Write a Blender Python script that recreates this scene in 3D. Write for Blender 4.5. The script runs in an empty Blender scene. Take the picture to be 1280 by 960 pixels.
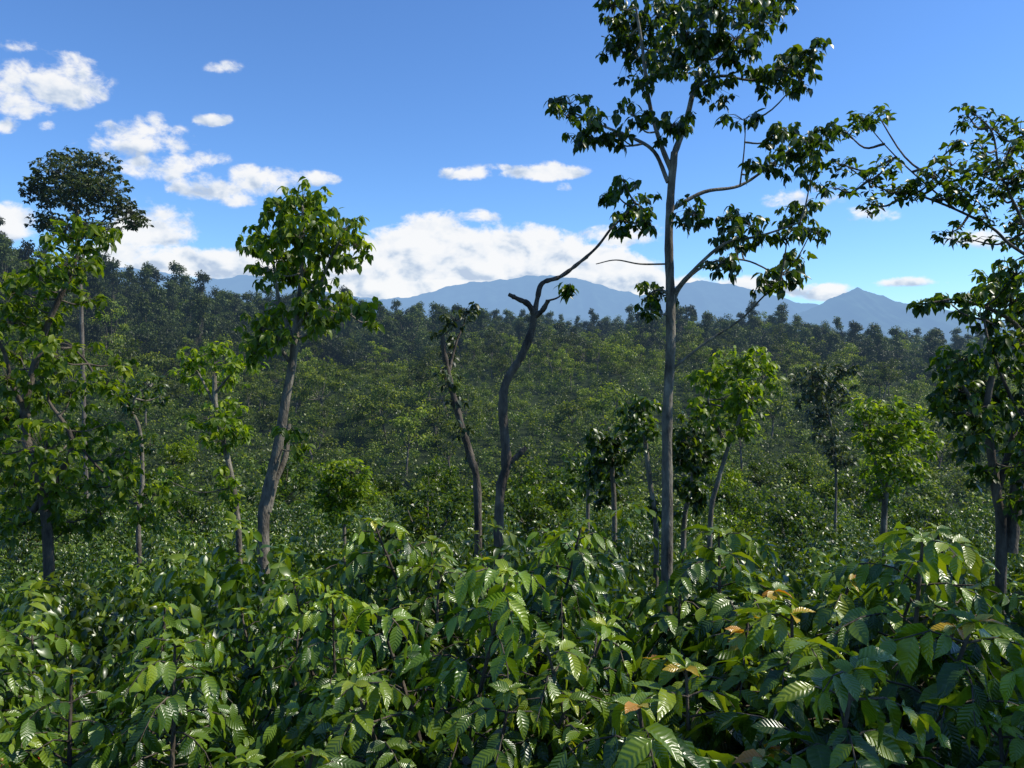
import bpy, math, random
import numpy as np
from mathutils import Vector
R = np.random.RandomState(7)
scene = bpy.context.scene
F = 949.0; TH = math.atan(50/949.0); CH = 3.0
def P(px, py, d):
    a=(px-640)/F; b=(480-py)/F
    v=np.array([a, math.cos(TH)+b*math.sin(TH), -math.sin(TH)+b*math.cos(TH)])
    v=v*(d/v[1]); v[2]+=CH
    return v
# ---------------------------------------------------------------- camera
cam=bpy.data.cameras.new("camera"); co=bpy.data.objects.new("camera",cam)
scene.collection.objects.link(co); co.location=(0,0,CH); co.rotation_euler=(math.pi/2-TH,0,0)
cam.sensor_width=36; cam.lens=36*F/1280; cam.clip_start=0.05; cam.clip_end=90000
scene.camera=co
# ---------------------------------------------------------------- light
AZ=math.radians(86); EL=math.radians(48)
sd=Vector((math.cos(EL)*math.sin(AZ), math.cos(EL)*math.cos(AZ), math.sin(EL)))
sl=bpy.data.lights.new("sun",'SUN'); sl.energy=5.0; sl.angle=math.radians(0.5); sl.color=(1,0.95,0.82)
so=bpy.data.objects.new("sun",sl); scene.collection.objects.link(so); so.location=(30,20,40)
so.rotation_euler=sd.to_track_quat('Z','Y').to_euler()
w=bpy.data.worlds.new("World"); scene.world=w; w.use_nodes=True
nt=w.node_tree; bg=nt.nodes["Background"]
sky=nt.nodes.new("ShaderNodeTexSky"); sky.sky_type='NISHITA'; sky.sun_disc=False
sky.sun_elevation=EL; sky.sun_rotation=AZ; sky.air_density=1.0; sky.dust_density=0.25; sky.ozone_density=3.0; sky.altitude=600
tint=nt.nodes.new("ShaderNodeMixRGB"); tint.blend_type='MULTIPLY'; tint.inputs[0].default_value=1; tint.inputs[2].default_value=(0.68,0.97,1.32,1)
nt.links.new(sky.outputs[0],tint.inputs[1]); nt.links.new(tint.outputs[0],bg.inputs[0]); bg.inputs[1].default_value=0.142
scene.view_settings.view_transform='Standard'; scene.view_settings.look='None'; scene.view_settings.exposure=0

# ---------------------------------------------------------------- materials
def newmat(name):
    m=bpy.data.materials.new(name); m.use_nodes=True; n=m.node_tree.nodes; l=m.node_tree.links
    for x in list(n):
        if x.type!='OUTPUT_MATERIAL': n.remove(x)
    return m,n,l,[x for x in n if x.type=='OUTPUT_MATERIAL'][0]
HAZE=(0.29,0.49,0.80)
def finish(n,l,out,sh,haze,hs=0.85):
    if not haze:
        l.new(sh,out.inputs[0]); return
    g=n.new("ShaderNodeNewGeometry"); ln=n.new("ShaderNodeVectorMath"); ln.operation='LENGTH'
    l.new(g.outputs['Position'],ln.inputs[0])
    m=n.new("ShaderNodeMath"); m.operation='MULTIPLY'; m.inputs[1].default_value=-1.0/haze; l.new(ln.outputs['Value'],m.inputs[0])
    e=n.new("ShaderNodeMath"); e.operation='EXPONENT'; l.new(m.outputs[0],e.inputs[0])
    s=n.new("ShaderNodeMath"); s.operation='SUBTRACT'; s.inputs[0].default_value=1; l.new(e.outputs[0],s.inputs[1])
    em=n.new("ShaderNodeEmission"); em.inputs[0].default_value=(*HAZE,1); em.inputs[1].default_value=hs  # airlight painted as a blue glow, mixed over the surface with distance
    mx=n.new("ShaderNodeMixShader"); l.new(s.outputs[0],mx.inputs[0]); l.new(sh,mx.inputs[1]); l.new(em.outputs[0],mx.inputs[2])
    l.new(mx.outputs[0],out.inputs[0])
def ramp(n,stops):
    r=n.new("ShaderNodeValToRGB"); cr=r.color_ramp
    while len(cr.elements)>1: cr.elements.remove(cr.elements[-1])
    cr.elements[0].position=stops[0][0]; cr.elements[0].color=(*stops[0][1],1)
    for p,c in stops[1:]:
        e=cr.elements.new(p); e.color=(*c,1)
    return r
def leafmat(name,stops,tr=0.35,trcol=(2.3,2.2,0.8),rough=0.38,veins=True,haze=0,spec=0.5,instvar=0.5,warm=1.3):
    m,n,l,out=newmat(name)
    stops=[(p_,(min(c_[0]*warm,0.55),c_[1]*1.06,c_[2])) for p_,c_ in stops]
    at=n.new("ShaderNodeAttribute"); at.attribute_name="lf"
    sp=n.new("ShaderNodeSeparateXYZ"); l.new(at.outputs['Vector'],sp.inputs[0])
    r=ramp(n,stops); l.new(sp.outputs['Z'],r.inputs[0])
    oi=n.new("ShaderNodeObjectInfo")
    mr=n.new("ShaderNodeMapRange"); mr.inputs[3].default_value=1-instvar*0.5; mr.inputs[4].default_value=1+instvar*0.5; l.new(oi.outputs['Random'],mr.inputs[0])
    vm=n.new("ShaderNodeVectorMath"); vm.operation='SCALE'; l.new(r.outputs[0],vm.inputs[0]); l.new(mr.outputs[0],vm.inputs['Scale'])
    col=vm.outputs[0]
    p=n.new("ShaderNodeBsdfPrincipled"); p.inputs['Roughness'].default_value=rough
    p.inputs['Specular IOR Level'].default_value=spec
    if veins:
        ab=n.new("ShaderNodeMath"); ab.operation='ABSOLUTE'; l.new(sp.outputs['X'],ab.inputs[0])
        ml=n.new("ShaderNodeMath"); ml.operation='MULTIPLY_ADD'; ml.inputs[1].default_value=-0.17; l.new(ab.outputs[0],ml.inputs[0]); l.new(sp.outputs['Y'],ml.inputs[2])
        m2=n.new("ShaderNodeMath"); m2.operation='MULTIPLY'; m2.inputs[1].default_value=2*math.pi*9; l.new(ml.outputs[0],m2.inputs[0])
        sn=n.new("ShaderNodeMath"); sn.operation='SINE'; l.new(m2.outputs[0],sn.inputs[0])
        bp=n.new("ShaderNodeBump"); bp.inputs['Strength'].default_value=0.35; bp.inputs['Distance'].default_value=0.003
        l.new(sn.outputs[0],bp.inputs['Height']); l.new(bp.outputs[0],p.inputs['Normal'])
        rb=n.new("ShaderNodeMapRange"); rb.inputs[1].default_value=0.03; rb.inputs[2].default_value=0.10; rb.inputs[3].default_value=0.4; rb.inputs[4].default_value=0; l.new(ab.outputs[0],rb.inputs[0])
        mc=n.new("ShaderNodeMixRGB"); mc.inputs[2].default_value=(0.13,0.2,0.04,1); l.new(rb.outputs[0],mc.inputs[0]); l.new(col,mc.inputs[1]); col=mc.outputs[0]
    l.new(col,p.inputs['Base Color'])
    t=n.new("ShaderNodeBsdfTranslucent"); vt=n.new("ShaderNodeVectorMath"); vt.operation='MULTIPLY'; vt.inputs[1].default_value=trcol
    l.new(col,vt.inputs[0]); l.new(vt.outputs[0],t.inputs[0])
    mx=n.new("ShaderNodeMixShader"); mx.inputs[0].default_value=tr; l.new(p.outputs[0],mx.inputs[1]); l.new(t.outputs[0],mx.inputs[2])
    finish(n,l,out,mx.outputs[0],haze); return m
def barkmat(name,c1,c2,scale=6,haze=0):
    m,n,l,out=newmat(name)
    tc=n.new("ShaderNodeNewGeometry"); mp=n.new("ShaderNodeMapping"); mp.inputs['Scale'].default_value=(1,1,0.35); l.new(tc.outputs['Position'],mp.inputs[0])
    ns=n.new("ShaderNodeTexNoise"); ns.inputs['Scale'].default_value=scale; ns.inputs['Detail'].default_value=8; ns.inputs['Roughness'].default_value=0.7; l.new(mp.outputs[0],ns.inputs[0])
    r=ramp(n,[(0.36,c1),(0.55,tuple((a+b)/2 for a,b in zip(c1,c2))),(0.66,c2)]); l.new(ns.outputs[0],r.inputs[0])
    p=n.new("ShaderNodeBsdfPrincipled"); p.inputs['Roughness'].default_value=0.9; l.new(r.outputs[0],p.inputs['Base Color'])
    n2=n.new("ShaderNodeTexNoise"); n2.inputs['Scale'].default_value=scale*6; n2.inputs['Detail'].default_value=4; l.new(mp.outputs[0],n2.inputs[0])
    bp=n.new("ShaderNodeBump"); bp.inputs['Strength'].default_value=0.8; bp.inputs['Distance'].default_value=0.03; l.new(n2.outputs[0],bp.inputs['Height']); l.new(bp.outputs[0],p.inputs['Normal'])
    finish(n,l,out,p.outputs[0],haze); return m
COF=[(0.0,(0.010,0.034,0.003)),(0.40,(0.036,0.098,0.006)),(0.75,(0.12,0.225,0.010)),(0.88,(0.21,0.31,0.012)),(0.94,(0.40,0.32,0.02)),(1.0,(0.42,0.18,0.02))]
M_cof=leafmat("coffee_leaf",COF,tr=0.22,rough=0.31,spec=0.65)
M_cofm=leafmat("coffee_leaf_mid",[(0,(0.012,0.036,0.004)),(0.6,(0.050,0.112,0.007)),(1,(0.17,0.25,0.013))],tr=0.25,rough=0.34,veins=False,instvar=0.8,spec=0.65)
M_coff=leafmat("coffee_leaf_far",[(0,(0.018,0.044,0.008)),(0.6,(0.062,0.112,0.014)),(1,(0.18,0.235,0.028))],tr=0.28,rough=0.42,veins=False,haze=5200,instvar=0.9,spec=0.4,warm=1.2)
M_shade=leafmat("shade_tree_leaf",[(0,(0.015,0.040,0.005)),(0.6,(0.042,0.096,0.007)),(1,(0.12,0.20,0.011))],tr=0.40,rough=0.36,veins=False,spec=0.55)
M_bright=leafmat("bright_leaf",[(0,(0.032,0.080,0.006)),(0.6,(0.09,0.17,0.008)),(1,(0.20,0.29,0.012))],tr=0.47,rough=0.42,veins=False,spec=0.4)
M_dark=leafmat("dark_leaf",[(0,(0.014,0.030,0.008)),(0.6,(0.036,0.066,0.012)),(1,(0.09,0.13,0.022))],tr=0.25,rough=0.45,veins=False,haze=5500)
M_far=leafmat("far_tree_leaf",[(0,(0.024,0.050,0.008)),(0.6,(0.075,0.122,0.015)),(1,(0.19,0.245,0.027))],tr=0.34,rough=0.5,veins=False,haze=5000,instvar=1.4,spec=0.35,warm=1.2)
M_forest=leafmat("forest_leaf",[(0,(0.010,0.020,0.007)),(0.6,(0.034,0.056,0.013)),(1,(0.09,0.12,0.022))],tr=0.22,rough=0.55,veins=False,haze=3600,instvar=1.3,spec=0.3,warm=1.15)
M_bark=barkmat("bark_grey",(0.06,0.048,0.035),(0.32,0.28,0.21))
M_barkd=barkmat("bark_dark",(0.03,0.022,0.016),(0.18,0.145,0.105))
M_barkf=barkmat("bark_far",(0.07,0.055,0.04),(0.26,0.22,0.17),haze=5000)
def cherrymat():
    m,n,l,out=newmat("coffee_cherry"); p=n.new("ShaderNodeBsdfPrincipled"); p.inputs['Roughness'].default_value=0.25
    at=n.new("ShaderNodeAttribute"); at.attribute_name="lf"; sp=n.new("ShaderNodeSeparateXYZ"); l.new(at.outputs['Vector'],sp.inputs[0])
    r=ramp(n,[(0,(0.25,0.012,0.01)),(0.6,(0.42,0.03,0.015)),(0.85,(0.5,0.16,0.02)),(1,(0.12,0.2,0.03))]); l.new(sp.outputs['Z'],r.inputs[0]); l.new(r.outputs[0],p.inputs['Base Color'])
    l.new(p.outputs[0],out.inputs[0]); return m
M_cherry=cherrymat()

# ---------------------------------------------------------------- mesh builder
def tmpl(rows,width,curv,fold,wave=0.0):
    vs=[];fs=[];lf=[]
    T=np.linspace(0,1,rows)
    for i,t in enumerate(T):
        wd=width*max(0.03,(math.sin(math.pi*min(1,(t**0.85)))**0.8)) if 0<t<1 else width*0.03
        if t>0.7: wd*=1-0.45*(t-0.7)/0.3
        for s in (-1,0,1):
            z=-curv*t*t + (abs(s)*fold*wd) + (wave*math.sin(t*19+s) if s else 0)
            vs.append((s*wd,t*(1-0.25*curv*t),z)); lf.append((s,t))
    for i in range(rows-1):
        a=i*3; fs+= [(a,a+1,a+4,a+3),(a+1,a+2,a+5,a+4)]
    return np.array(vs),np.array(fs),np.array(lf)
T_hi=tmpl(7,0.215,0.36,0.35,0.024)
T_mid=tmpl(4,0.23,0.34,0.3)
T_lo=(np.array([(0,0,0),(-0.27,0.45,0.08),(0,1,-0.2),(0.27,0.45,0.08)]),np.array([(0,1,2,3)]),np.array([(0,0),(-1,.5),(0,1),(1,.5)]))
class MB:
    def __init__(s): s.v=[];s.f=[];s.a=[];s.m=[];s.n=0
    def add(s,v,f,a,mi):
        s.v.append(v); s.f.append(f+s.n); s.a.append(a); s.m.append(np.full(len(f),mi)); s.n+=len(v)
    def leaves(s,pos,D,L,T,mi=0,var=None,roll=0.5,width=1.0,rs=R):
        pos=np.asarray(pos,float); D=np.asarray(D,float); N=len(pos)
        if N==0: return
        L=np.broadcast_to(L,(N,)).astype(float)
        D=D/np.linalg.norm(D,axis=1,keepdims=True)
        up=np.array([0,0,1.0])+rs.normal(0,roll*0.5,(N,3))
        S=np.cross(D,up); S/=np.linalg.norm(S,axis=1,keepdims=True)+1e-9
        Nn=np.cross(S,D)
        tv,tf,tl=T
        wv=(width*rs.uniform(0.8,1.15,N))[:,None,None]; cv=rs.uniform(0.4,1.7,N)[:,None,None]
        V=(pos[:,None,:]+ (S[:,None,:]*tv[None,:,0:1]*wv + D[:,None,:]*tv[None,:,1:2]+Nn[:,None,:]*tv[None,:,2:3]*cv)*L[:,None,None]).reshape(-1,3)
        k=len(tv)
        Fc=(tf[None]+ (np.arange(N)*k)[:,None,None]).reshape(-1,4)
        if var is None: var=rs.rand(N)
        A=np.zeros((N,k,3)); A[:,:,:2]=tl[None]; A[:,:,2]=np.asarray(var)[:,None]
        s.add(V,Fc,A.reshape(-1,3),mi)
    def tube(s,pts,r0,r1,sides=7,mi=1,power=1.0,knob=0.0):
        pts=np.asarray(pts,float); n=len(pts)
        t=np.gradient(pts,axis=0); t/=np.linalg.norm(t,axis=1,keepdims=True)+1e-9
        ref=np.array([0,1.0,0.0]) if abs(t[0][1])<0.8 else np.array([1.0,0,0])
        u=np.cross(t,ref); u/=np.linalg.norm(u,axis=1,keepdims=True)+1e-9; v=np.cross(t,u)
        q=np.linspace(0,1,n)**power; r=r0+(r1-r0)*q
        if knob: r=r*(1+knob*R.uniform(-1,1,n))
        a=np.linspace(0,2*math.pi,sides,endpoint=False)
        V=(pts[:,None]+ r[:,None,None]*(np.cos(a)[None,:,None]*u[:,None]+np.sin(a)[None,:,None]*v[:,None])).reshape(-1,3)
        fs=[]
        for i in range(n-1):
            for j in range(sides):
                k=(j+1)%sides; fs.append((i*sides+j,i*sides+k,(i+1)*sides+k,(i+1)*sides+j))
        s.add(V,np.array(fs),np.zeros((len(V),3)),mi)
    def ball(s,c,r,mi,var):
        k=6; vs=[(0,0,-1)]
        for z in (-0.5,0.5):
            for j in range(k): vs.append((0.86*math.cos(j*math.pi/3),0.86*math.sin(j*math.pi/3),z))
        vs.append((0,0,1)); V=np.array(vs)*r+np.array(c)
        fs=[]
        for j in range(k):
            q=(j+1)%k; fs.append((1+j,1+q,7+q,7+j))
            fs.append((0,1+q,1+j,0)); fs.append((13,7+j,7+q,13))
        s.add(V,np.array(fs),np.tile([0,0,var],(14,1)),mi)
    def mesh(s,name,mats,smooth=True):
        v=np.concatenate(s.v); f=np.concatenate(s.f); a=np.concatenate(s.a); mi=np.concatenate(s.m)
        me=bpy.data.meshes.new(name)
        fl=[tuple(x[:3]) if x[3]==x[0] else tuple(x) for x in f.tolist()]
        me.from_pydata(v.tolist(),[],fl)
        at=me.attributes.new("lf",'FLOAT_VECTOR','POINT'); at.data.foreach_set("vector",a.astype(np.float32).ravel())
        for m in mats: me.materials.append(m)
        me.polygons.foreach_set("material_index",mi.astype(np.int32))
        me.polygons.foreach_set("use_smooth",np.full(len(f),smooth))
        me.update(); return me
def smooth(pts,sub=5):
    pts=[np.asarray(p,float) for p in pts]
    if len(pts)<3: 
        return np.array([pts[0]+(pts[-1]-pts[0])*k/sub for k in range(sub+1)])
    q=[2*pts[0]-pts[1]]+pts+[2*pts[-1]-pts[-2]]; out=[]
    for i in range(1,len(q)-2):
        p0,p1,p2,p3=q[i-1:i+3]
        for k in range(sub):
            t=k/sub
            out.append(0.5*((2*p1)+(-p0+p2)*t+(2*p0-5*p1+4*p2-p3)*t*t+(-p0+3*p1-3*p2+p3)*t**3))
    out.append(pts[-1]); return np.array(out)
def link(name,me,loc=(0,0,0),parent=None):
    o=bpy.data.objects.new(name,me); scene.collection.objects.link(o); o.location=loc
    if parent: o.parent=parent
    return o

# ---------------------------------------------------------------- terrain
RP=np.array([-400,0,60,150,240,330,450,560,700,830,950,1000,1060,1130,1280,1700]); 
RY=np.array([330,338,345,362,375,387,394,397,406,401,405,415,420,428,430,430])
def hgt(x,y):
    x=np.asarray(x,float); y=np.asarray(y,float)
    r=np.hypot(x,y); u=np.where(y>1,x/np.maximum(y,1),np.sign(x)*1.2); u=np.clip(u,-1.2,1.2)
    s=(430-np.interp(640+u*F,RP,RY))/F
    D=np.interp(u,[-1,-0.65,0,0.65,1],[150,165,235,280,280])
    zr=3+s*D*1.08-7.5
    near=np.interp(r,[0,4,6,9,12,18,30,45,60],[0,-0.05,-0.55,-1.3,-2.0,-3.2,-5.4,-7.4,-8.4])
    near=np.where(y<0,near*np.clip(1+y/10,0,1),near)
    t=np.clip((r-60)/(D-60),0,1); z=near+(zr-near)*t**1.25
    q=np.clip((r-D*1.05)/350,0,1); q=q*q*(3-2*q)
    z=z+( -45-z)*q
    z+=np.clip((r-20)/60,0,1)*(1.5*np.sin(x*0.05+1)*np.cos(y*0.045)+0.9*np.sin(x*0.11+y*0.09)+0.4*np.sin(x*0.25-y*0.2))
    b=np.exp(-((r-1000)/260.0)**2)*(42+5*np.sin(x*0.008)+3*np.sin(x*0.021+1))*np.clip(u*1.6+0.45,0.25,1)
    b2=np.exp(-((r-2300)/500.0)**2)*(48+9*np.sin(x*0.003+2)+5*np.sin(x*0.009))
    return z+b+b2+np.clip((r-400)/600,0,1)*2.5*np.sin(x*0.03)*np.sin(y*0.027)
ys=np.concatenate([np.linspace(-60,0,13),np.linspace(0.8,60,60),np.geomspace(62,3500,150),np.geomspace(3800,60000,24)])
us=np.linspace(-1,1,161)
V=[];
for yy in ys:
    half=60+abs(yy)*1.25
    xs=np.sign(us)*np.abs(us)**1.25*half
    V.append(np.stack([xs,np.full_like(xs,yy),hgt(xs,np.full_like(xs,yy))],1))
V=np.concatenate(V); n=len(us); fs=[]
for i in range(len(ys)-1):
    for j in range(n-1): fs.append((i*n+j,i*n+j+1,(i+1)*n+j+1,(i+1)*n+j))
me=bpy.data.meshes.new("ground"); me.from_pydata(V.tolist(),[],fs); me.polygons.foreach_set("use_smooth",np.full(len(fs),True))
m,nn,l,out=newmat("soil_and_undergrowth")
g=nn.new("ShaderNodeNewGeometry")
n1=nn.new("ShaderNodeTexNoise"); n1.inputs['Scale'].default_value=0.9; n1.inputs['Detail'].default_value=9; n1.inputs['Roughness'].default_value=0.7; l.new(g.outputs['Position'],n1.inputs[0])
r=ramp(nn,[(0.35,(0.010,0.018,0.006)),(0.5,(0.022,0.034,0.010)),(0.65,(0.045,0.060,0.018))]); l.new(n1.outputs[0],r.inputs[0])
p=nn.new("ShaderNodeBsdfPrincipled"); p.inputs['Roughness'].default_value=1; p.inputs['Specular IOR Level'].default_value=0.1; l.new(r.outputs[0],p.inputs['Base Color'])
n2=nn.new("ShaderNodeTexNoise"); n2.inputs['Scale'].default_value=5; n2.inputs['Detail'].default_value=5; l.new(g.outputs['Position'],n2.inputs[0])
bp=nn.new("ShaderNodeBump"); bp.inputs['Distance'].default_value=0.3; l.new(n2.outputs[0],bp.inputs['Height']); l.new(bp.outputs[0],p.inputs['Normal'])
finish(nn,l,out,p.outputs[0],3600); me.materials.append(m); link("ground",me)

# ---------------------------------------------------------------- mountains
def mountain(name,D,prof,seed,depth,basecol,hz):
    rs=np.random.RandomState(seed)
    px=np.linspace(prof[0][0],prof[-1][0],520); py=np.interp(px,[a for a,b in prof],[b for a,b in prof])
    f=np.zeros_like(px)
    for k in range(9):
        s_=np.sin(px*0.03*1.8**k+rs.rand()*6); f+=rs.uniform(0.6,1)*(s_ if k<2 else 1-2*abs(s_))*3.2/1.65**k
    edge=np.clip(np.minimum(px-px[0],px[-1]-px)/60,0,1)
    top=np.maximum((430-py+f*0.75*edge)/F*D,0)+CH
    u=(px-640)/F
    vs=[];rows=np.linspace(-1,1,41)
    for q in rows:
        fall=(1-abs(q))**0.9
        dd=D+depth*q
        ph=sum(abs(np.sin(u*D/(depth*0.16*1.8**-k)+q*1.5*np.sin(k+u*9)+k*1.7))*2/1.6**k-1/1.6**k for k in range(5))
        z=top*fall*(1-0.13*ph*min(1,abs(q)*3)) -60*abs(q)
        vs.append(np.stack([u*D,np.full_like(u,dd),z],1))
    vs=np.concatenate(vs); n=len(u)
    fs=[(i*n+j,i*n+j+1,(i+1)*n+j+1,(i+1)*n+j) for i in range(len(rows)-1) for j in range(n-1)]
    me=bpy.data.meshes.new(name); me.from_pydata(vs.tolist(),[],fs); me.polygons.foreach_set("use_smooth",np.full(len(fs),True))
    m,nn,l,out=newmat(name+"_slopes"); p=nn.new("ShaderNodeBsdfDiffuse")
    g=nn.new("ShaderNodeNewGeometry"); ns=nn.new("ShaderNodeTexNoise"); ns.inputs['Scale'].default_value=0.004; ns.inputs['Detail'].default_value=8; l.new(g.outputs['Position'],ns.inputs[0])
    r=ramp(nn,[(0.4,tuple(c*0.6 for c in basecol)),(0.62,tuple(c*1.6 for c in basecol))]); l.new(ns.outputs[0],r.inputs[0]); l.new(r.outputs[0],p.inputs[0])
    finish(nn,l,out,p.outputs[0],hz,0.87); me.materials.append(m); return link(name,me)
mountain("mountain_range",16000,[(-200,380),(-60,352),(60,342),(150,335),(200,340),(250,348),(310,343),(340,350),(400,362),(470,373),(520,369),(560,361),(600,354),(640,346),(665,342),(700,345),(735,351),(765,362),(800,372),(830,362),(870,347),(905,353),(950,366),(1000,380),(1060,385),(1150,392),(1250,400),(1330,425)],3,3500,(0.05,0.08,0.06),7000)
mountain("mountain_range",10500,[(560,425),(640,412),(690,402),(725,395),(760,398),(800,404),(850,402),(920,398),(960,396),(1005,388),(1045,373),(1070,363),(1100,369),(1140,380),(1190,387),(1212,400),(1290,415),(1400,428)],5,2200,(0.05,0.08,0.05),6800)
mountain("mountain_range",6500,[(820,428),(900,424),(980,418),(1050,420),(1120,424),(1200,420),(1260,417),(1330,420),(1500,428)],9,1500,(0.05,0.08,0.04),6000)

# ---------------------------------------------------------------- clouds (a thin glowing sheet with painted shading, far behind the mountains)
CL=[(62,108,78,44,.95),(25,132,48,24,.85),(85,92,42,28,.85),(22,60,32,12,.6),(6,158,18,13,.8),(60,160,14,9,.7),(168,178,72,28,1.0),(198,212,48,22,1.0),(130,190,36,18,.7),(258,237,54,20,1.1),(322,230,58,24,1.1),(300,250,26,13,.7),(385,225,40,12,.9),(266,150,24,11,.8),(262,200,26,13,.8),(188,290,60,40,1.2),(205,275,38,26,.8),(8,285,40,32,1.3),(190,148,24,13,.6),(280,85,25,10,.4),
(215,330,98,24,1.5),(310,334,78,28,1.5),(150,322,60,22,1.3),(400,340,50,24,1.3),(455,345,60,38,1.6),(500,330,60,46,1.9),(545,320,66,54,2.1),(600,328,74,48,2.0),(660,328,74,46,2.1),(730,340,74,40,1.9),(785,354,60,32,1.7),(600,370,220,30,1.9),(860,364,84,20,1.4),(430,365,64,22,1.5),
(583,217,34,12,1.0),(680,216,58,15,1.2),(640,210,42,7,.75),(710,235,16,8,.6),(595,272,32,10,.95),(553,274,20,8,.75),(775,298,56,17,1.0),(800,285,28,10,.7),(930,360,76,16,1.4),(1025,366,50,13,1.2),(1135,354,52,8,1.2),(1000,250,55,16,.7),(1225,300,50,16,.8),(1085,270,40,12,.5)]
azs=np.radians(np.arange(-48,48.01,0.2)); els=np.radians(np.arange(-1,32,0.15)); RR=30000.
A,E=np.meshgrid(azs,els)
X=np.sin(A)*np.cos(E);Y=np.cos(A)*np.cos(E);Z=np.sin(E)
a=X/Y;b=Z/Y
PX=640+F*a/ (math.cos(TH)-b*math.sin(TH)); PY=480-F*(b*math.cos(TH)+math.sin(TH))/(math.cos(TH)-b*math.sin(TH))
den=np.zeros_like(A); sh=np.zeros_like(A)
for cx,cy,rx,ry,wt in CL:
    dy=(PY-cy); ryy=np.where(dy>0,ry*0.8,ry*1.15)
    dd=np.clip(1-((PX-cx)/(rx*1.15))**2-(dy/ryy)**2,-1,1)*wt
    dd=np.maximum(dd,0); sh=np.where(dd>den,np.clip(dy/ry*0.5+0.5,0,1),sh); den=np.maximum(den,dd)  # sh: height within each cloud, drives the painted base shading
vs=np.stack([X*RR,Y*RR,Z*RR+CH],-1).reshape(-1,3); n=len(azs)
ok=(den>0)
fs=[]
for i in range(len(els)-1):
    for j in range(n-1):
        if ok[i:i+2,j:j+2].any(): fs.append((i*n+j,i*n+j+1,(i+1)*n+j+1,(i+1)*n+j))
me=bpy.data.meshes.new("clouds"); me.from_pydata(vs.tolist(),[],fs)
at=me.attributes.new("lf",'FLOAT_VECTOR','POINT'); at.data.foreach_set("vector",np.stack([den,sh,den*0],-1).astype(np.float32).ravel())
m,nn,l,out=newmat("cloud_painted_light")
at=nn.new("ShaderNodeAttribute"); at.attribute_name="lf"; sp=nn.new("ShaderNodeSeparateXYZ"); l.new(at.outputs['Vector'],sp.inputs[0])
g=nn.new("ShaderNodeNewGeometry"); mp=nn.new("ShaderNodeMapping"); mp.inputs['Scale'].default_value=(1,1,1.5); l.new(g.outputs['Position'],mp.inputs[0])
def cnoise(off,scale,det=10,rg=0.6):
    ad_=nn.new("ShaderNodeVectorMath"); ad_.operation='ADD'; ad_.inputs[1].default_value=off; l.new(mp.outputs[0],ad_.inputs[0])
    q=nn.new("ShaderNodeTexNoise"); q.inputs['Scale'].default_value=scale; q.inputs['Detail'].default_value=det; q.inputs['Roughness'].default_value=rg; q.inputs['Distortion'].default_value=0.2; l.new(ad_.outputs[0],q.inputs[0]); return q.outputs[0]
na_=cnoise((0,0,0),0.0010)
k=nn.new("ShaderNodeMath"); k.operation='MULTIPLY_ADD'; k.inputs[1].default_value=3.2; k.inputs[2].default_value=-1.72; l.new(na_,k.inputs[0])
ad=nn.new("ShaderNodeMath"); ad.operation='ADD'; l.new(k.outputs[0],ad.inputs[0]); l.new(sp.outputs[0],ad.inputs[1])
mr=nn.new("ShaderNodeMapRange"); mr.interpolation_type='SMOOTHSTEP'; mr.inputs[1].default_value=0.0; mr.inputs[2].default_value=0.85; l.new(ad.outputs[0],mr.inputs[0])
gate=nn.new("ShaderNodeMapRange"); gate.interpolation_type='SMOOTHSTEP'; gate.inputs[1].default_value=0; gate.inputs[2].default_value=0.22; l.new(sp.outputs[0],gate.inputs[0])
al=nn.new("ShaderNodeMath"); al.operation='MULTIPLY'; l.new(mr.outputs[0],al.inputs[0]); l.new(gate.outputs[0],al.inputs[1])
al2=nn.new("ShaderNodeMath"); al2.operation='MULTIPLY'; al2.inputs[1].default_value=0.95; l.new(al.outputs[0],al2.inputs[0])
nb_=cnoise((260,0,480),0.0008,4,0.5); nc_=cnoise((0,0,0),0.0008,4,0.5)
df=nn.new("ShaderNodeMath"); df.operation='SUBTRACT'; l.new(nb_,df.inputs[0]); l.new(nc_,df.inputs[1])  # noise shifted sunward and compared, to imitate cloud self-shading
s2=nn.new("ShaderNodeMath"); s2.operation='MULTIPLY_ADD'; s2.inputs[1].default_value=4.0; l.new(df.outputs[0],s2.inputs[0])
sw=nn.new("ShaderNodeMath"); sw.operation='MULTIPLY'; sw.inputs[1].default_value=0.85; l.new(sp.outputs[1],sw.inputs[0]); l.new(sw.outputs[0],s2.inputs[2])
r=ramp(nn,[(0.0,(1.0,1.0,1.0)),(0.4,(0.90,0.93,0.97)),(0.75,(0.68,0.76,0.87)),(1.0,(0.52,0.62,0.78))])  # cloud light and shade painted in colour: white tops, grey-blue bases
s3=nn.new("ShaderNodeMapRange"); s3.inputs[1].default_value=0.1; s3.inputs[2].default_value=1.2; l.new(s2.outputs[0],s3.inputs[0]); l.new(s3.outputs[0],r.inputs[0])
em=nn.new("ShaderNodeEmission"); l.new(r.outputs[0],em.inputs[0]); em.inputs[1].default_value=0.97
tr=nn.new("ShaderNodeBsdfTransparent"); mx=nn.new("ShaderNodeMixShader"); l.new(al2.outputs[0],mx.inputs[0]); l.new(tr.outputs[0],mx.inputs[1]); l.new(em.outputs[0],mx.inputs[2]); l.new(mx.outputs[0],out.inputs[0])
me.materials.append(m); link("clouds",me)

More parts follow.
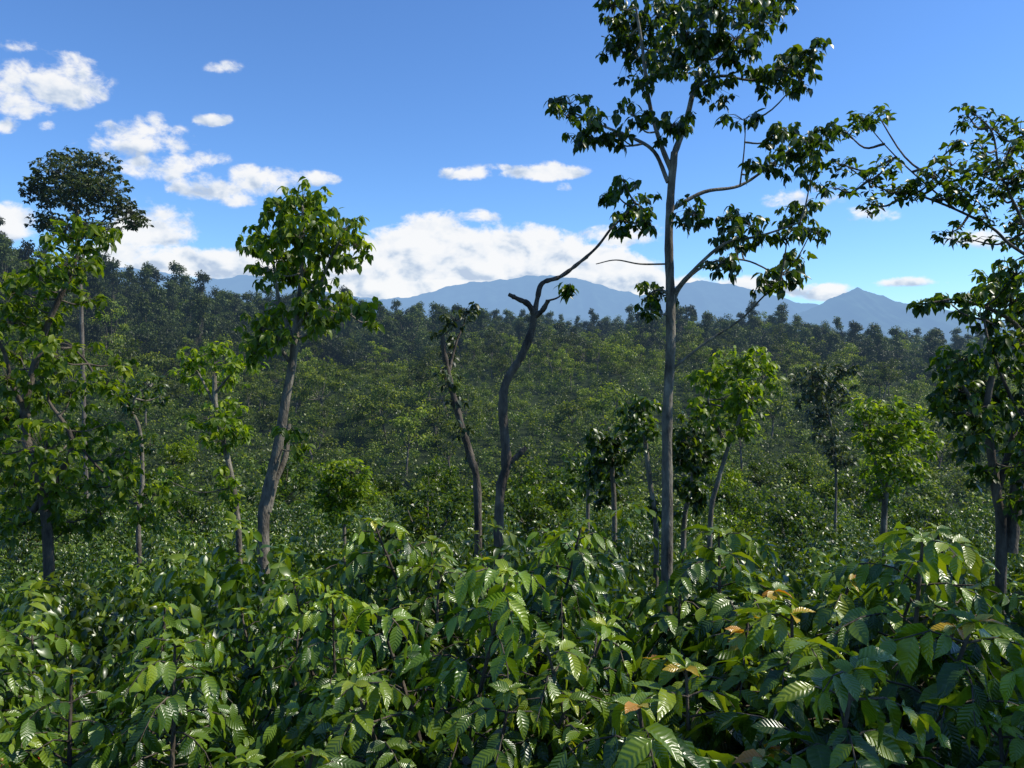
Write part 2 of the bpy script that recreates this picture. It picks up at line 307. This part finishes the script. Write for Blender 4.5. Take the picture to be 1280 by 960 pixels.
# ---------------------------------------------------------------- plant generators
def coffee(seed,T,H=1.75,rad=0.74,nstem=3,node=0.088,step=0.05,leaf=0.132,mats=(M_cof,M_barkd,M_cherry),cherries=False,young=0.0,tube=True,name="coffee_bush"):
    rs=np.random.RandomState(seed); mb=MB(); pos=[];dr=[];ln=[];va=[]
    for s in range(nstem):
        a=rs.rand()*6.28+s*2.1; lean=rs.uniform(0.15,0.5)
        h=H*rs.uniform(0.75,0.97) if s else H
        base=np.array([math.cos(a),math.sin(a),0])*0.1
        tip=base+np.array([math.cos(a)*lean,math.sin(a)*lean,h])
        sp_=smooth([base,(base+tip)/2+rs.normal(0,0.05,3),tip],6)
        if tube: mb.tube(sp_,0.025,0.006,6,1)
        zs=np.arange(0.4,h-0.02,node); ang=rs.rand()*6.28
        for z in zs:
            f=z/h; c=np.array([np.interp(z,sp_[:,2],sp_[:,k]) for k in (0,1)]+[z]); ang+=1.35+rs.normal(0,0.3)
            for sg in (0,math.pi):
                if rs.rand()<0.06: continue
                an=ang+sg+rs.normal(0,0.2)
                BL=rad*(0.32+0.88*min(1,(1-f)*2.6))*rs.uniform(0.6,1.15)*(0.8 if f<0.25 else 1)
                rise=np.interp(f,[0,0.7,1],[0.15,0.45,0.75])*rs.uniform(0.7,1.3); droop=np.interp(f,[0,1],[1.1,0.9])
                k=max(3,int(BL/step)); t=np.linspace(0,1,k+1)
                hd=np.array([math.cos(an),math.sin(an),0])
                pts=c+hd*(BL*t)[:,None]*0.95+np.array([0,0,1.0])*((rise*t-droop*t*t)*BL)[:,None]+rs.normal(0,0.004,(k+1,3))
                if tube: mb.tube(pts[::2] if k>4 else pts,0.006,0.002,3,1)
                tan=np.gradient(pts,axis=0); tan/=np.linalg.norm(tan,axis=1,keepdims=True)
                sd=np.cross(tan,[0,0,1.0])
                for i in range(1,k+1):
                    if t[i]*BL<0.12 and f<0.8: continue
                    if rs.rand()<0.05: continue
                    for q in (-1,1):
                        d=tan[i]*rs.uniform(0.35,0.8)+sd[i]*q*rs.uniform(0.6,1)+np.array([0,0,rs.uniform(-1.1,0.25)])
                        tipf=(t[i]>0.85)
                        pos.append(pts[i]); dr.append(d); ln.append(leaf*rs.uniform(0.65,1.25)*(0.65 if tipf and i==k else 1))
                        v=rs.rand()*0.68+ (0.1 if f>0.7 else 0)
                        if i==k or (f>0.92): v=rs.uniform(0.55,0.86)
                        va.append(min(v,0.9))
                if rs.rand()<young*(2 if f>0.85 else 0.1):
                    for q in range(4):
                        pos.append(pts[-1]); dr.append(tan[-1]*0.6+rs.normal(0,0.5,3)+np.array([0,0,0.6])); ln.append(leaf*0.6); va.append(rs.uniform(0.88,1.0))
                if cherries and 0.2<f<0.85:
                    for i in range(1,k,1):
                        if rs.rand()<0.25:
                            for q in range(rs.randint(2,6)): mb.ball(pts[i]+rs.normal(0,0.012,3),0.0085,2,rs.rand()**1.5)
        for q in range(8):
            an=q*0.8; pos.append(tip); dr.append([math.cos(an),math.sin(an),rs.uniform(-0.3,0.7)]); ln.append(leaf*rs.uniform(0.5,0.9)); va.append(rs.uniform(0.6,0.9) if rs.rand()>young*2 else rs.uniform(0.9,1))
    mb.leaves(pos,dr,np.array(ln),T,0,va,rs=rs,roll=0.9)
    return mb.mesh(name,mats)
def canopy_pts(rs,n,c,r):
    v=rs.normal(0,1,(n,3)); v/=np.linalg.norm(v,axis=1,keepdims=True); v*= (rs.rand(n,1)**0.45)
    return c+v*np.array(r), v
def fartree(seed,H,cw,ncl,nl,leaf,crown0,mats,clr=0.9,flat=0.6,name="shade_tree_model",T=T_lo,cone=0.0):
    rs=np.random.RandomState(seed); mb=MB()
    fork=H*crown0; lean=rs.normal(0,0.05*H,2)
    top=np.array([lean[0],lean[1],fork]); 
    mb.tube(smooth([(0,0,-0.5),(lean[0]*0.3+rs.normal(0,.1),lean[1]*.3,fork*0.5),top],4),0.07+0.008*H,0.06,5,1)
    for i in range(ncl):
        an=i*2.4+rs.rand(); zf=rs.rand(); rr=cw*math.sqrt(rs.rand())*(1-cone*zf); z=fork+(H-fork)*(0.02+0.98*(zf if cone else zf*(1-0.45*(rr/cw)**2)))
        c=np.array([lean[0]+math.cos(an)*rr,lean[1]+math.sin(an)*rr,z])
        mid=(top+c)/2+np.array([math.cos(an)*rr*0.15,math.sin(an)*rr*0.15,-0.1*H*0.3])
        mb.tube(smooth([top-[0,0,rs.rand()*fork*0.25],mid,c],3),0.04,0.012,3,1)
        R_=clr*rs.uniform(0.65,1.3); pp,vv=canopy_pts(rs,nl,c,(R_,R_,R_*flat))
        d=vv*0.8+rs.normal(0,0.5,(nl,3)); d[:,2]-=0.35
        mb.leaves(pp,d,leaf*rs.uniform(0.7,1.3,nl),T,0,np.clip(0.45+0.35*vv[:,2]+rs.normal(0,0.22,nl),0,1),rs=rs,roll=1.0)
    return mb.mesh(name,mats)
def lobush(seed,nl,r,h,leaf,mats,T=T_lo,name="coffee_plant_model"):
    rs=np.random.RandomState(seed); mb=MB()
    for i in range(4):
        a=rs.rand()*6.28; c=np.array([math.cos(a)*r*0.4,math.sin(a)*r*0.4,h*rs.uniform(0.45,0.65)])
        pp,vv=canopy_pts(rs,nl//4,c,(r*0.7,r*0.7,h*0.42))
        d=vv+rs.normal(0,0.5,vv.shape); d[:,2]-=0.2
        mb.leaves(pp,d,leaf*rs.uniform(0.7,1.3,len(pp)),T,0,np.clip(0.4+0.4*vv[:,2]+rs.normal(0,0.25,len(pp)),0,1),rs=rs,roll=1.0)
    return mb.mesh(name,mats)

def instancer(name,meshes,pts,rot,scl,idx):
    col=bpy.data.collections.new(name+"_models")
    for i,me in enumerate(meshes):
        o=bpy.data.objects.new(me.name+"_%02d"%i,me); col.objects.link(o)
    me=bpy.data.meshes.new(name); me.from_pydata(np.asarray(pts).tolist(),[],[])
    N=len(pts)
    a=me.attributes.new("rot",'FLOAT_VECTOR','POINT'); a.data.foreach_set("vector",np.asarray(rot,np.float32).ravel())
    a=me.attributes.new("scl",'FLOAT_VECTOR','POINT'); a.data.foreach_set("vector",np.asarray(scl,np.float32).ravel())
    a=me.attributes.new("idx",'INT','POINT'); a.data.foreach_set("value",np.asarray(idx,np.int32))
    ob=link(name,me)
    ng=bpy.data.node_groups.new(name+"_scatter",'GeometryNodeTree')
    ng.interface.new_socket("Geometry",in_out='INPUT',socket_type='NodeSocketGeometry')
    ng.interface.new_socket("Geometry",in_out='OUTPUT',socket_type='NodeSocketGeometry')
    N_=ng.nodes; L_=ng.links
    gi=N_.new("NodeGroupInput"); go=N_.new("NodeGroupOutput")
    iop=N_.new("GeometryNodeInstanceOnPoints"); ci=N_.new("GeometryNodeCollectionInfo")
    ci.inputs['Collection'].default_value=col; ci.inputs['Separate Children'].default_value=True; ci.inputs['Reset Children'].default_value=True
    def na(nm,dt):
        x=N_.new("GeometryNodeInputNamedAttribute"); x.data_type=dt; x.inputs['Name'].default_value=nm; return x.outputs['Attribute']
    e2r=N_.new("FunctionNodeEulerToRotation"); L_.new(na("rot",'FLOAT_VECTOR'),e2r.inputs[0])
    L_.new(gi.outputs[0],iop.inputs['Points']); L_.new(ci.outputs[0],iop.inputs['Instance'])
    iop.inputs['Pick Instance'].default_value=True
    L_.new(na("idx",'INT'),iop.inputs['Instance Index']); L_.new(e2r.outputs[0],iop.inputs['Rotation']); L_.new(na("scl",'FLOAT_VECTOR'),iop.inputs['Scale'])
    L_.new(iop.outputs[0],go.inputs[0])
    md=ob.modifiers.new("scatter",'NODES'); md.node_group=ng
    return ob
def scatter(name,meshes,xy,s0,s1,sink=0.0,tilt=0.08,rs=R,smul=None):
    xy=np.asarray(xy); N=len(xy)
    z=hgt(xy[:,0],xy[:,1])-sink
    rot=np.stack([rs.normal(0,tilt,N),rs.normal(0,tilt,N),rs.rand(N)*6.28],1)
    s=rs.uniform(s0,s1,N)
    if smul is not None: s=s*smul
    scl=np.stack([s*rs.uniform(0.9,1.1,N),s*rs.uniform(0.9,1.1,N),s*rs.uniform(0.85,1.15,N)],1)
    print(name,N)
    return instancer(name,meshes,np.column_stack([xy,z]),rot,scl,rs.randint(0,len(meshes),N))

# ---- near coffee
near=[coffee(11,T_hi),coffee(12,T_hi,H=1.8),coffee(13,T_hi,H=1.65,nstem=4),coffee(14,T_hi,H=1.8,cherries=True),coffee(15,T_hi,H=1.75,nstem=4,young=0.12,leaf=0.14)]
fg=[(-2.75,3.3,1.0,3),(-1.85,3.35,.93,0),(-1.0,3.0,.86,1),(-0.25,3.35,.97,2),(0.45,3.1,.94,1),(1.0,3.0,1.08,4),(1.8,3.8,1.2,4),(2.6,3.9,1.18,1),(-0.4,2.3,.70,0),(-1.6,2.55,.72,3),(1.75,2.5,.98,2),(3.4,3.9,1.15,1),(-3.6,3.5,.98,2),(1.0,2.0,.68,3),(1.3,4.5,1.15,4),(2.45,2.9,1.05,0),(-0.4,6.3,1.24,1),(-1.0,6.5,1.18,2),(0.3,6.0,1.14,0),(0.35,2.2,.66,2),(-2.4,2.6,.74,1)]
for i,(x,y,s,k) in enumerate(fg):
    o=link("coffee_bush",near[k],(x,y,float(hgt(x,y))-0.02)); o.scale=(s*1.02,s*1.02,s); o.rotation_euler=(R.normal(0,.04),R.normal(0,.04),R.rand()*6.28)
xy=[];
for row,y0 in enumerate([4.3,5.5]):
    for x in np.arange(-y0*0.95-1.0,y0*0.95+1.0,1.0):
        xy.append((x+R.normal(0,0.15)+(row%2)*0.45,y0+R.normal(0,0.15)+0.06*x*(-1)))
xy=np.array(xy)
scatter("coffee_bushes",near[:3],xy,0.88,1.1,0.05)
# ---- mid coffee
mid=[coffee(30+i,T_mid,H=1.7,rad=0.8,nstem=3,node=0.15,step=0.09,leaf=0.15,mats=(M_cofm,M_barkd),tube=False,name="coffee_plant_model") for i in range(3)]
xy=[]
y=7.4
while y<42:
    for x in np.arange(-0.95*y-2,0.95*y+2,1.25): 
        if R.rand()<0.93: xy.append((x+R.normal(0,.2),y+R.normal(0,.2)+0.12*x))
    y+=1.6 if y<12 else 1.9
xy=np.array([p for p in xy if p[1]>6.9 and abs(p[0])<0.9*p[1]+2])
rr_=np.hypot(xy[:,0],xy[:,1])
scatter("coffee_plants",mid,xy,0.8,1.18,0.1,smul=np.interp(rr_,[7,9,12,15],[1.05,1.15,1.1,1.0]))
far=[lobush(50+i,170,0.95,1.6,0.24,(M_coff,)) for i in range(4)]
xy=[]; y=42
while y<240:
    st=1.7+y*0.003
    for x in np.arange(-0.8*y-4,0.8*y+4,st):
        r_=math.hypot(x,y)
        if r_<250 and R.rand()<0.93: xy.append((x+R.normal(0,.25),y+R.normal(0,.25)+0.15*x))
    y+=st*1.35
scatter("coffee_plantation",far,xy,0.75,1.25,0.1)
# ---- shade trees on the slope
ft=[fartree(70+i,H,cw,ncl,80,0.3,c0,(M_far,M_barkf),clr=0.8) for i,(H,cw,ncl,c0) in enumerate([(5.5,1.8,9,.4),(6.5,2.2,12,.4),(5,1.6,8,.35),(7.5,2.3,12,.42),(4.2,1.7,9,.25),(6.5,1.4,8,.45)])]
xy=[]
for k in range(8500):
    y=math.sqrt(R.uniform(55**2,255**2)); x=R.uniform(-0.82,0.82)*y
    pr=np.interp(y,[45,60,110,180,275],[0.18,0.32,0.6,1.0,1.0])*(0.16+0.14*math.sin(x*0.05)*math.sin(y*0.04+1))
    if R.rand()<pr: xy.append((x,y))
scatter("shade_trees",ft,xy,0.65,1.25,0.2)
ft2=[fartree(80+i,H,cw,ncl,120,0.2,c0,(mt,M_bark),clr=0.55,flat=0.75,name="young_tree_model",T=T_lo) for i,(H,cw,ncl,c0,mt) in enumerate([(3.0,1.1,10,.1,M_bright),(4.2,1.3,14,.2,M_shade),(2.6,0.95,9,.08,M_shade),(4.6,1.5,15,.25,M_shade)])]
xy=[]
while len(xy)<60:
    y=math.sqrt(R.uniform(22**2,62**2)); x=R.uniform(-0.85,0.85)*y
    xy.append((x,y))
scatter("young_trees",ft2,xy,0.65,1.1,0.1)
fo=[fartree(90+i,H,cw,ncl,90,0.46,c0,(M_forest,M_barkf),clr=cl_,flat=fl_,name="forest_tree_model",cone=cn) for i,(H,cw,ncl,c0,cl_,cn,fl_) in enumerate([(9,2.6,12,.35,1.2,0,.7),(7.5,2.8,12,.3,1.2,0,.7),(11.5,2.2,14,.35,0.95,.75,.55),(8,3.4,13,.4,1.2,0,.6),(10.5,1.9,13,.3,0.85,.85,.55)])]
xy=[]
for k in range(1800):
    x=R.uniform(-0.95,0.95); u=x; D=np.interp(u,[-1,-0.65,0,0.65,1],[150,165,235,280,280])
    rr=D*(1.10-0.42*R.rand()**2.0); y=rr/math.sqrt(1+u*u)
    xy.append((u*y,y))
for k in range(1200):
    u=R.uniform(0.1,0.85); y=R.uniform(700,1150)
    xy.append((u*y,y))
scatter("forest_trees",fo,xy,0.55,1.1,0.3)

# ---------------------------------------------------------------- individually modelled trees
def hero(name,d,branches,clusters,leafmat_=M_shade,bark=M_bark,leaf=0.2,dens=1.0,seed=1,depth=0.9,T=T_mid,ground=True,droop=0.55,connect=True,width=1.1,knob=0.06,grow=1.1,epi=0):
    rs=np.random.RandomState(seed); mb=MB(); ml=MB(); sk=[]
    sc=d/F; clusters=list(clusters)
    main=branches[0][0]
    for i in range(epi):
        q=rs.uniform(0.15,1)*(len(main)-1); a_=int(min(q,len(main)-2)); fr=q-a_
        clusters.append((main[a_][0]*(1-fr)+main[a_+1][0]*fr+rs.uniform(-14,14),main[a_][1]*(1-fr)+main[a_+1][1]*fr,rs.uniform(11,20),rs.uniform(12,20)))
    for bi,(pts,r0,r1) in enumerate(branches):
        dirn=0 if bi==0 else rs.uniform(-1,1)
        W=[]
        for i,p in enumerate(pts):
            dd=p[2] if len(p)>2 else (0 if bi==0 else dirn*depth*0.6*(i/(len(pts)-1)))
            W.append(P(p[0],p[1],d+dd))
        if bi==0 and ground:
            g=W[0].copy(); g[2]=float(hgt(g[0],g[1]))-0.15
            if g[2]<W[0][2]-0.2: W=[g]+W
        S=smooth(W,6)
        mb.tube(S,r0*0.9*sc,r1*0.9*sc,9 if r0>4 else 6,0,knob=knob)
        if bi or len(branches)==1: sk.extend(S)
        else: sk.extend(S[(0 if epi else len(S)//2):])
    sk=np.array(sk)
    for (cx,cy,rx,ry) in clusters:
        dd=rs.uniform(-1,1)*depth; c=P(cx,cy,d+dd); RX=rx*sc*grow; RZ=ry*sc*grow
        if connect:
            q=sk; w_=np.linalg.norm(q-c,axis=1)+np.maximum(0,q[:,2]-c[2])*1.2
            s=q[int(np.argmin(w_))]; md=(s+c)/2+np.array([0,0,-0.12*np.linalg.norm(c-s)])
            mb.tube(smooth([s,md,c],4),0.016 if d<20 else 0.03,0.007,5,0)
        n=max(6,int(dens*4.2*rx*ry*sc*sc/(leaf*leaf)*1.6))
        e,vv=canopy_pts(rs,n,c,(RX,RX,RZ))
        pos=[];dr=[];ln=[];va=[]
        for i in range(n):
            mb.tube(np.array([c-(0,0,0.2*RZ),(c+e[i])/2+(0,0,0.03),e[i]]),0.005,0.002,3,0)
            k=rs.randint(5,9); a0=rs.rand()*6.28
            for j in range(k):
                an=a0+j*6.28/k+rs.normal(0,.25)
                dv=np.array([math.cos(an),math.sin(an),-droop+rs.normal(0,0.45)])
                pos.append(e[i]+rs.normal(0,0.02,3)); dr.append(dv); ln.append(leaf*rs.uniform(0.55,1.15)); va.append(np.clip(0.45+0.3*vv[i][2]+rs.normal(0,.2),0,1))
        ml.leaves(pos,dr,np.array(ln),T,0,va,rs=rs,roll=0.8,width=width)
    root=P(branches[0][0][0][0],branches[0][0][0][1],d); root[2]=float(hgt(root[0],root[1]))
    e=bpy.data.objects.new(name,None); scene.collection.objects.link(e); e.location=root
    for nm,b,mt in (("trunk_and_branches",mb,bark),("leaves",ml,leafmat_)):
        if b.v:
            o=link(nm,b.mesh(nm,[mt]),tuple(-root),e)
    return e
hero("tall_shade_tree",11,[
 ([(834,668),(834,600),(834,520),(838,440),(838,370),(836,300),(839,235),(843,190)],8.5,5),
 ([(843,192),(858,150),(868,110),(882,75),(905,20),(915,-40)],4.5,2),
 ([(840,215),(826,180),(812,130),(803,60),(795,10)],4,1.6),
 ([(835,228),(818,190),(790,172),(755,158),(715,140)],3.2,1.2),
 ([(839,262),(880,240),(925,232),(965,205),(990,185)],3,1.2),
 ([(868,110),(900,95),(945,100),(985,80)],2.6,1.1),
 ([(838,372),(860,345),(905,305),(950,295),(1000,278)],3,1.1),
 ([(840,395),(850,360),(885,330),(930,325),(975,345)],2.4,1),
 ([(842,460),(880,430),(925,400),(950,375),(975,350)],2.0,0.8),
 ([(836,330),(800,330),(770,325),(745,330)],1.4,0.6),
 ([(838,370),(825,362),(810,368)],2.2,1.2),
 ([(882,75),(925,45),(950,15)],2.4,1.2),
 ([(925,232),(930,190),(932,155)],1.3,0.6)],
 [(800,28,42,34),(765,5,26,24),(785,70,34,28),(815,92,25,20),(775,45,20,20),(840,60,30,24),(860,40,40,30),(890,12,46,28),(905,72,36,24),(885,108,28,20),(860,85,26,18),(950,20,36,26),(920,45,26,18),(975,-10,30,25),(985,85,34,22),(1012,65,22,18),(955,100,24,18),(840,5,40,28),(1000,98,20,14),
  (712,128,26,15),(745,155,30,19),(700,140,16,14),(725,172,18,12),(770,165,20,14),(790,142,24,14),(838,155,26,20),(930,148,24,10),(975,165,26,18),(1010,175,26,20),(990,195,28,20),(1015,215,20,16),(970,205,20,14),(1030,165,20,16),(868,265,26,20),(940,208,15,11),
  (915,272,28,18),(945,285,28,16),(925,300,18,12),(1000,268,32,18),(1015,288,22,15),(985,290,20,12),(905,325,24,18),(978,340,28,18),(992,325,18,14),(960,355,16,12),(820,365,26,20),(812,385,16,12),(905,300,16,12)],
 leaf=0.155,dens=1.0,seed=4,depth=1.0,droop=0.85)
hero("pruned_shade_tree",10,[
 ([(624,638),(633,580),(629,520),(632,480),(652,445),(664,415),(668,393)],8,4.5),
 ([(668,393),(660,380),(648,374),(636,368)],4.5,3),
 ([(668,393),(672,372),(678,354),(700,346),(722,330),(745,310),(762,288)],4,1.6),
 ([(668,396),(678,388),(685,376)],4,3),
 ([(700,346),(712,338),(735,322)],1.6,0.8),
 ([(632,580),(645,572),(658,559)],5,3.5),
 ([(762,288),(775,275),(795,255)],1.6,0.8)],
 [(785,268,30,18),(802,250,22,16),(768,240,20,14),(808,275,18,14),(770,285,16,10),(780,225,14,12),(712,358,8,7)],leaf=0.15,bark=M_barkd,seed=5,depth=0.4,droop=0.8,knob=0.16)
hero("shade_tree",12,[
 ([(329,668),(333,620),(347,560),(357,500),(366,450),(371,400)],9,5),
 ([(335,640),(345,600),(357,570),(361,530)],5,3.5),
 ([(371,402),(376,350),(378,300),(378,260)],4,1.6),
 ([(369,430),(350,380),(342,330),(338,300)],3.2,1.4),
 ([(371,410),(395,370),(410,330),(425,300)],3.2,1.4),
 ([(364,455),(345,430),(325,420)],3,1.4),
 ([(369,425),(410,405),(452,388)],2.4,1)],
 [(378,248,36,20),(355,265,30,20),(395,258,24,16),(340,295,34,22),(318,300,20,18),(350,320,26,20),(398,280,36,26),(430,285,28,20),(445,305,18,16),(372,295,34,26),(410,312,28,20),(430,320,18,14),(360,345,32,24),(335,335,22,18),(380,335,28,20),(395,360,30,22),(405,388,26,20),(375,385,24,20),(348,392,24,18),(328,408,28,22),(315,425,18,16),(350,422,20,14),(452,384,20,14),(465,400,10,12),(425,372,18,16),(395,415,18,12),(375,560,12,12),(365,535,16,14),(318,440,14,12)],
 leafmat_=M_bright,leaf=0.18,dens=1.05,seed=6,depth=0.9,droop=0.85)
hero("vine_covered_tree",11.5,[
 ([(58,650),(38,570),(30,520),(45,450),(62,400),(85,350),(100,310)],8,2.5),
 ([(35,520),(15,480),(5,440),(-20,400)],4,2),
 ([(75,520),(110,570),(145,605),(170,622)],2.2,1.2),
 ([(45,450),(80,430),(110,455),(125,490)],2.4,1),
 ([(40,640),(90,560),(60,500)],5,2)],
 [(95,295,34,20),(120,290,26,18),(105,312,30,16),(75,330,40,18),(50,345,34,18),(20,360,34,24),(15,400,34,24),(-20,430,34,30),(25,445,26,22),(60,400,34,20),(115,375,24,14),(100,440,34,20),(130,480,36,22),(90,490,30,22),(60,470,30,20),(55,560,42,32),(20,600,36,34),(70,610,40,36),(110,600,34,28),(30,650,40,24),(90,650,34,24),(125,640,26,24),(10,520,30,28),(-20,560,40,50),(150,560,20,20),(50,500,26,18),(95,540,26,24),(130,530,22,18),(160,600,24,28),(185,650,24,18),(10,470,26,20),(150,450,18,12),(40,380,26,16),(85,350,26,14),(195,620,20,24),(60,440,30,18)],
 leafmat_=M_bright,bark=M_barkd,leaf=0.155,dens=.75,seed=8,depth=1.3,droop=0.6,epi=5)
Y_="young_shade_tree"
hero(Y_,16,[([(298,665),(290,600),(280,555),(270,510),(268,470)],4.5,3),([(270,510),(250,470),(235,450)],2,1),([(270,490),(295,460),(305,450)],2,1)],
 [(240,450,26,16),(225,465,18,14),(268,440,28,18),(300,455,26,16),(255,478,30,14),(285,475,22,14),(262,520,26,18),(285,535,26,18),(290,510,18,14),(270,550,20,14),(208,600,14,18)],leafmat_=M_bright,leaf=0.19,dens=.9,seed=9,epi=3)
hero("leaning_shade_tree",14,[([(597,618),(588,570),(575,525),(563,480),(556,445),(553,420)],6,3.5),([(560,470),(570,430),(580,405)],2.4,1)],
 [(556,470,15,16),(570,398,22,14),(550,418,16,14),(583,385,14,10),(568,500,14,14),(578,535,12,16),(560,440,14,14),(590,570,10,14)],leafmat_=M_dark,bark=M_barkd,leaf=0.16,dens=.6,seed=10,knob=0.15)
hero(Y_,17,[([(768,650),(766,600),(764,565)],4,3)],[(750,550,22,20),(768,545,20,16),(760,575,24,22),(745,590,12,20),(780,560,12,16)],leafmat_=M_shade,leaf=0.2,seed=11,dens=1.0,depth=.5,epi=4)
hero(Y_,15.5,[([(820,662),(812,600),(806,545)],4,3)],[(800,512,28,18),(815,530,22,16),(792,530,18,16),(806,500,18,12),(795,550,12,12)],leafmat_=M_shade,leaf=0.2,seed=12,dens=1.0,depth=.5,epi=3)
hero(Y_,15,[([(888,650),(898,600),(910,560),(925,520),(928,480)],4,2.2),([(910,560),(895,530),(885,500)],3,1.5),([(925,520),(945,490),(955,470)],2,1)],
 [(890,470,26,20),(920,455,30,20),(950,460,24,18),(905,495,32,22),(935,500,26,22),(880,510,20,18),(960,480,16,14),(925,530,22,16),(900,540,20,16),(940,440,18,10)],leafmat_=M_bright,leaf=0.18,seed=13,dens=.9,epi=3)
hero(Y_,16,[([(855,655),(862,620),(868,580)],4,3)],[(862,545,26,24),(850,570,18,20),(876,570,22,20),(865,525,18,12),(870,600,18,14)],leafmat_=M_shade,leaf=0.2,seed=14,dens=1.1,depth=.5,epi=3)
hero(Y_,16,[([(1105,650),(1108,615),(1115,570),(1120,530)],5,2.5),([(1108,615),(1095,580),(1085,545)],3.5,2),([(1110,610),(1130,580),(1145,550)],3,1.5)],
 [(1085,525,26,20),(1110,515,28,18),(1140,525,24,20),(1095,550,24,18),(1125,550,28,20),(1155,550,16,20),(1110,580,26,18),(1075,510,14,12),(1135,585,20,18),(1085,585,16,16),(1115,600,18,14)],leafmat_=M_bright,leaf=0.17,seed=15,dens=1.0,droop=.2,epi=3)
hero(Y_,30,[([(1045,600),(1040,540),(1030,500)],2,1.4)],[(1015,470,26,18),(1040,480,28,20),(1030,500,30,14),(1055,460,16,12),(1010,490,18,12)],leafmat_=M_dark,leaf=0.26,seed=16,dens=1.0,epi=5)
hero("shrub",22,[([(735,620),(738,590)],3,2)],[(722,575,20,14),(745,570,22,14),(735,592,24,18),(752,595,16,14)],leafmat_=M_shade,leaf=0.2,seed=33,depth=.6,epi=1)
hero("shrub",17,[([(430,650),(428,630)],3,2)],[(415,590,20,16),(440,588,22,16),(428,610,28,22),(410,620,18,20),(448,615,18,18),(425,640,24,16)],leafmat_=M_bright,leaf=0.16,seed=17,dens=1.2,depth=.4,droop=0.1)
hero("shade_tree",9,[
 ([(1252,680),(1246,620),(1238,560),(1232,520),(1240,470)],8,4),
 ([(1262,690),(1270,620),(1282,540),(1296,470)],10,7),
 ([(1236,540),(1215,500),(1195,470)],4,1.8),
 ([(1246,620),(1262,560),(1280,500)],5,3.5),
 ([(1296,470),(1280,420),(1255,395),(1200,375),(1155,380)],4,1.2),
 ([(1282,540),(1240,440),(1230,400)],3,1.5)],
 [(1180,455,26,20),(1205,450,30,24),(1195,485,38,26),(1230,475,36,28),(1215,515,34,24),(1185,515,20,18),(1245,510,26,22),(1270,470,30,26),(1240,440,28,18),(1210,550,24,24),(1225,585,18,20),(1285,520,24,30),
  (1240,350,34,22),(1265,375,34,24),(1230,395,30,20),(1275,400,26,24),(1210,370,20,13),(1150,378,16,9),(1180,372,12,8),(1270,340,26,20),(1300,440,30,30),(1285,580,26,40),(1255,365,24,18),(1285,625,24,26),(1270,430,24,20),(1265,545,24,24)],
 leafmat_=M_shade,leaf=0.14,seed=18,dens=1.0,depth=.7,droop=0.7,bark=M_barkd)
hero("spreading_tree",8.5,[
 ([(1420,800),(1410,600),(1380,450),(1340,370),(1300,330)],10,4),
 ([(1300,330),(1262,305),(1240,285),(1195,262),(1150,245),(1100,235),(1055,205)],2.6,.8),
 ([(1240,285),(1225,255),(1205,240),(1170,225)],1.4,.6),
 ([(1300,330),(1275,270),(1250,215),(1240,165),(1215,140)],2.6,.8),
 ([(1195,262),(1140,215),(1105,180),(1080,150)],1.4,.6),
 ([(1250,215),(1275,180),(1300,160)],1.4,.6)],
 [(1080,150,26,12),(1095,140,20,10),(1058,165,20,11),(1050,205,24,12),(1045,235,20,12),(1085,225,24,12),(1110,205,20,10),(1120,240,26,12),(1150,230,20,12),(1085,255,22,10),(1170,220,22,12),(1185,250,22,12),(1205,235,24,14),(1190,205,20,10),(1225,215,26,14),(1210,145,26,13),(1240,160,26,14),(1228,185,22,12),(1260,190,24,13),(1275,215,24,16),(1250,240,26,14),(1275,255,24,18),(1190,290,22,12),(1215,300,22,12),(1235,270,18,10),(1275,300,26,16),(1195,180,14,8),(1265,225,24,14),(1220,250,20,12),(1275,165,20,14),(1245,205,24,14),(1270,275,20,16)],
 leafmat_=M_shade,bark=M_barkd,leaf=0.11,seed=19,dens=.75,depth=.8,droop=0.2)
hero("shade_tree",3.6,[([(2350,900),(2330,500),(2300,250),(2260,60)],9,5),([(2300,250),(2200,100),(2150,-60)],4,2)],  # unseen tree added out of frame to cast shade on the lower right
 [(2150+dx,-200+dy,95,60) for dx,dy in [(-130,20),(-20,-20),(90,20),(180,-60),(-60,110),(60,120),(150,140),(230,90),(-30,-150),(110,-130),(-160,100),(20,60)]],leaf=0.2,seed=21,dens=.8,depth=1.3)
cl=[(105,222,38,20),(72,213,28,18),(55,240,26,20),(88,252,34,20),(135,238,32,20),(152,265,28,16),(115,283,32,14),(62,278,28,14),(88,198,26,12),(122,203,24,13),(168,278,18,10),(42,232,14,14),(100,235,30,18),(95,290,30,10)]
hero("round_crowned_tree",42,[([(104,480),(102,400),(100,340),(98,300),(97,260)],3.5,2),([(100,310),(70,280),(60,250)],1.6,.7),([(100,300),(130,275),(150,260)],1.6,.7)],cl,leafmat_=M_dark,bark=M_barkf,leaf=0.27,dens=1.15,seed=22,depth=2.4,droop=0.2,grow=1.05)
hero("shade_tree",20,[([(173,650),(178,600),(175,540),(165,515)],4,2.5),([(165,515),(150,500),(120,480)],2,1),([(165,515),(170,495),(190,480)],2,1)],[(165,490,24,12),(185,480,18,10),(150,500,16,10),(200,495,14,10),(175,510,16,10)],leafmat_=M_shade,leaf=.2,seed=23,dens=.7,epi=3)
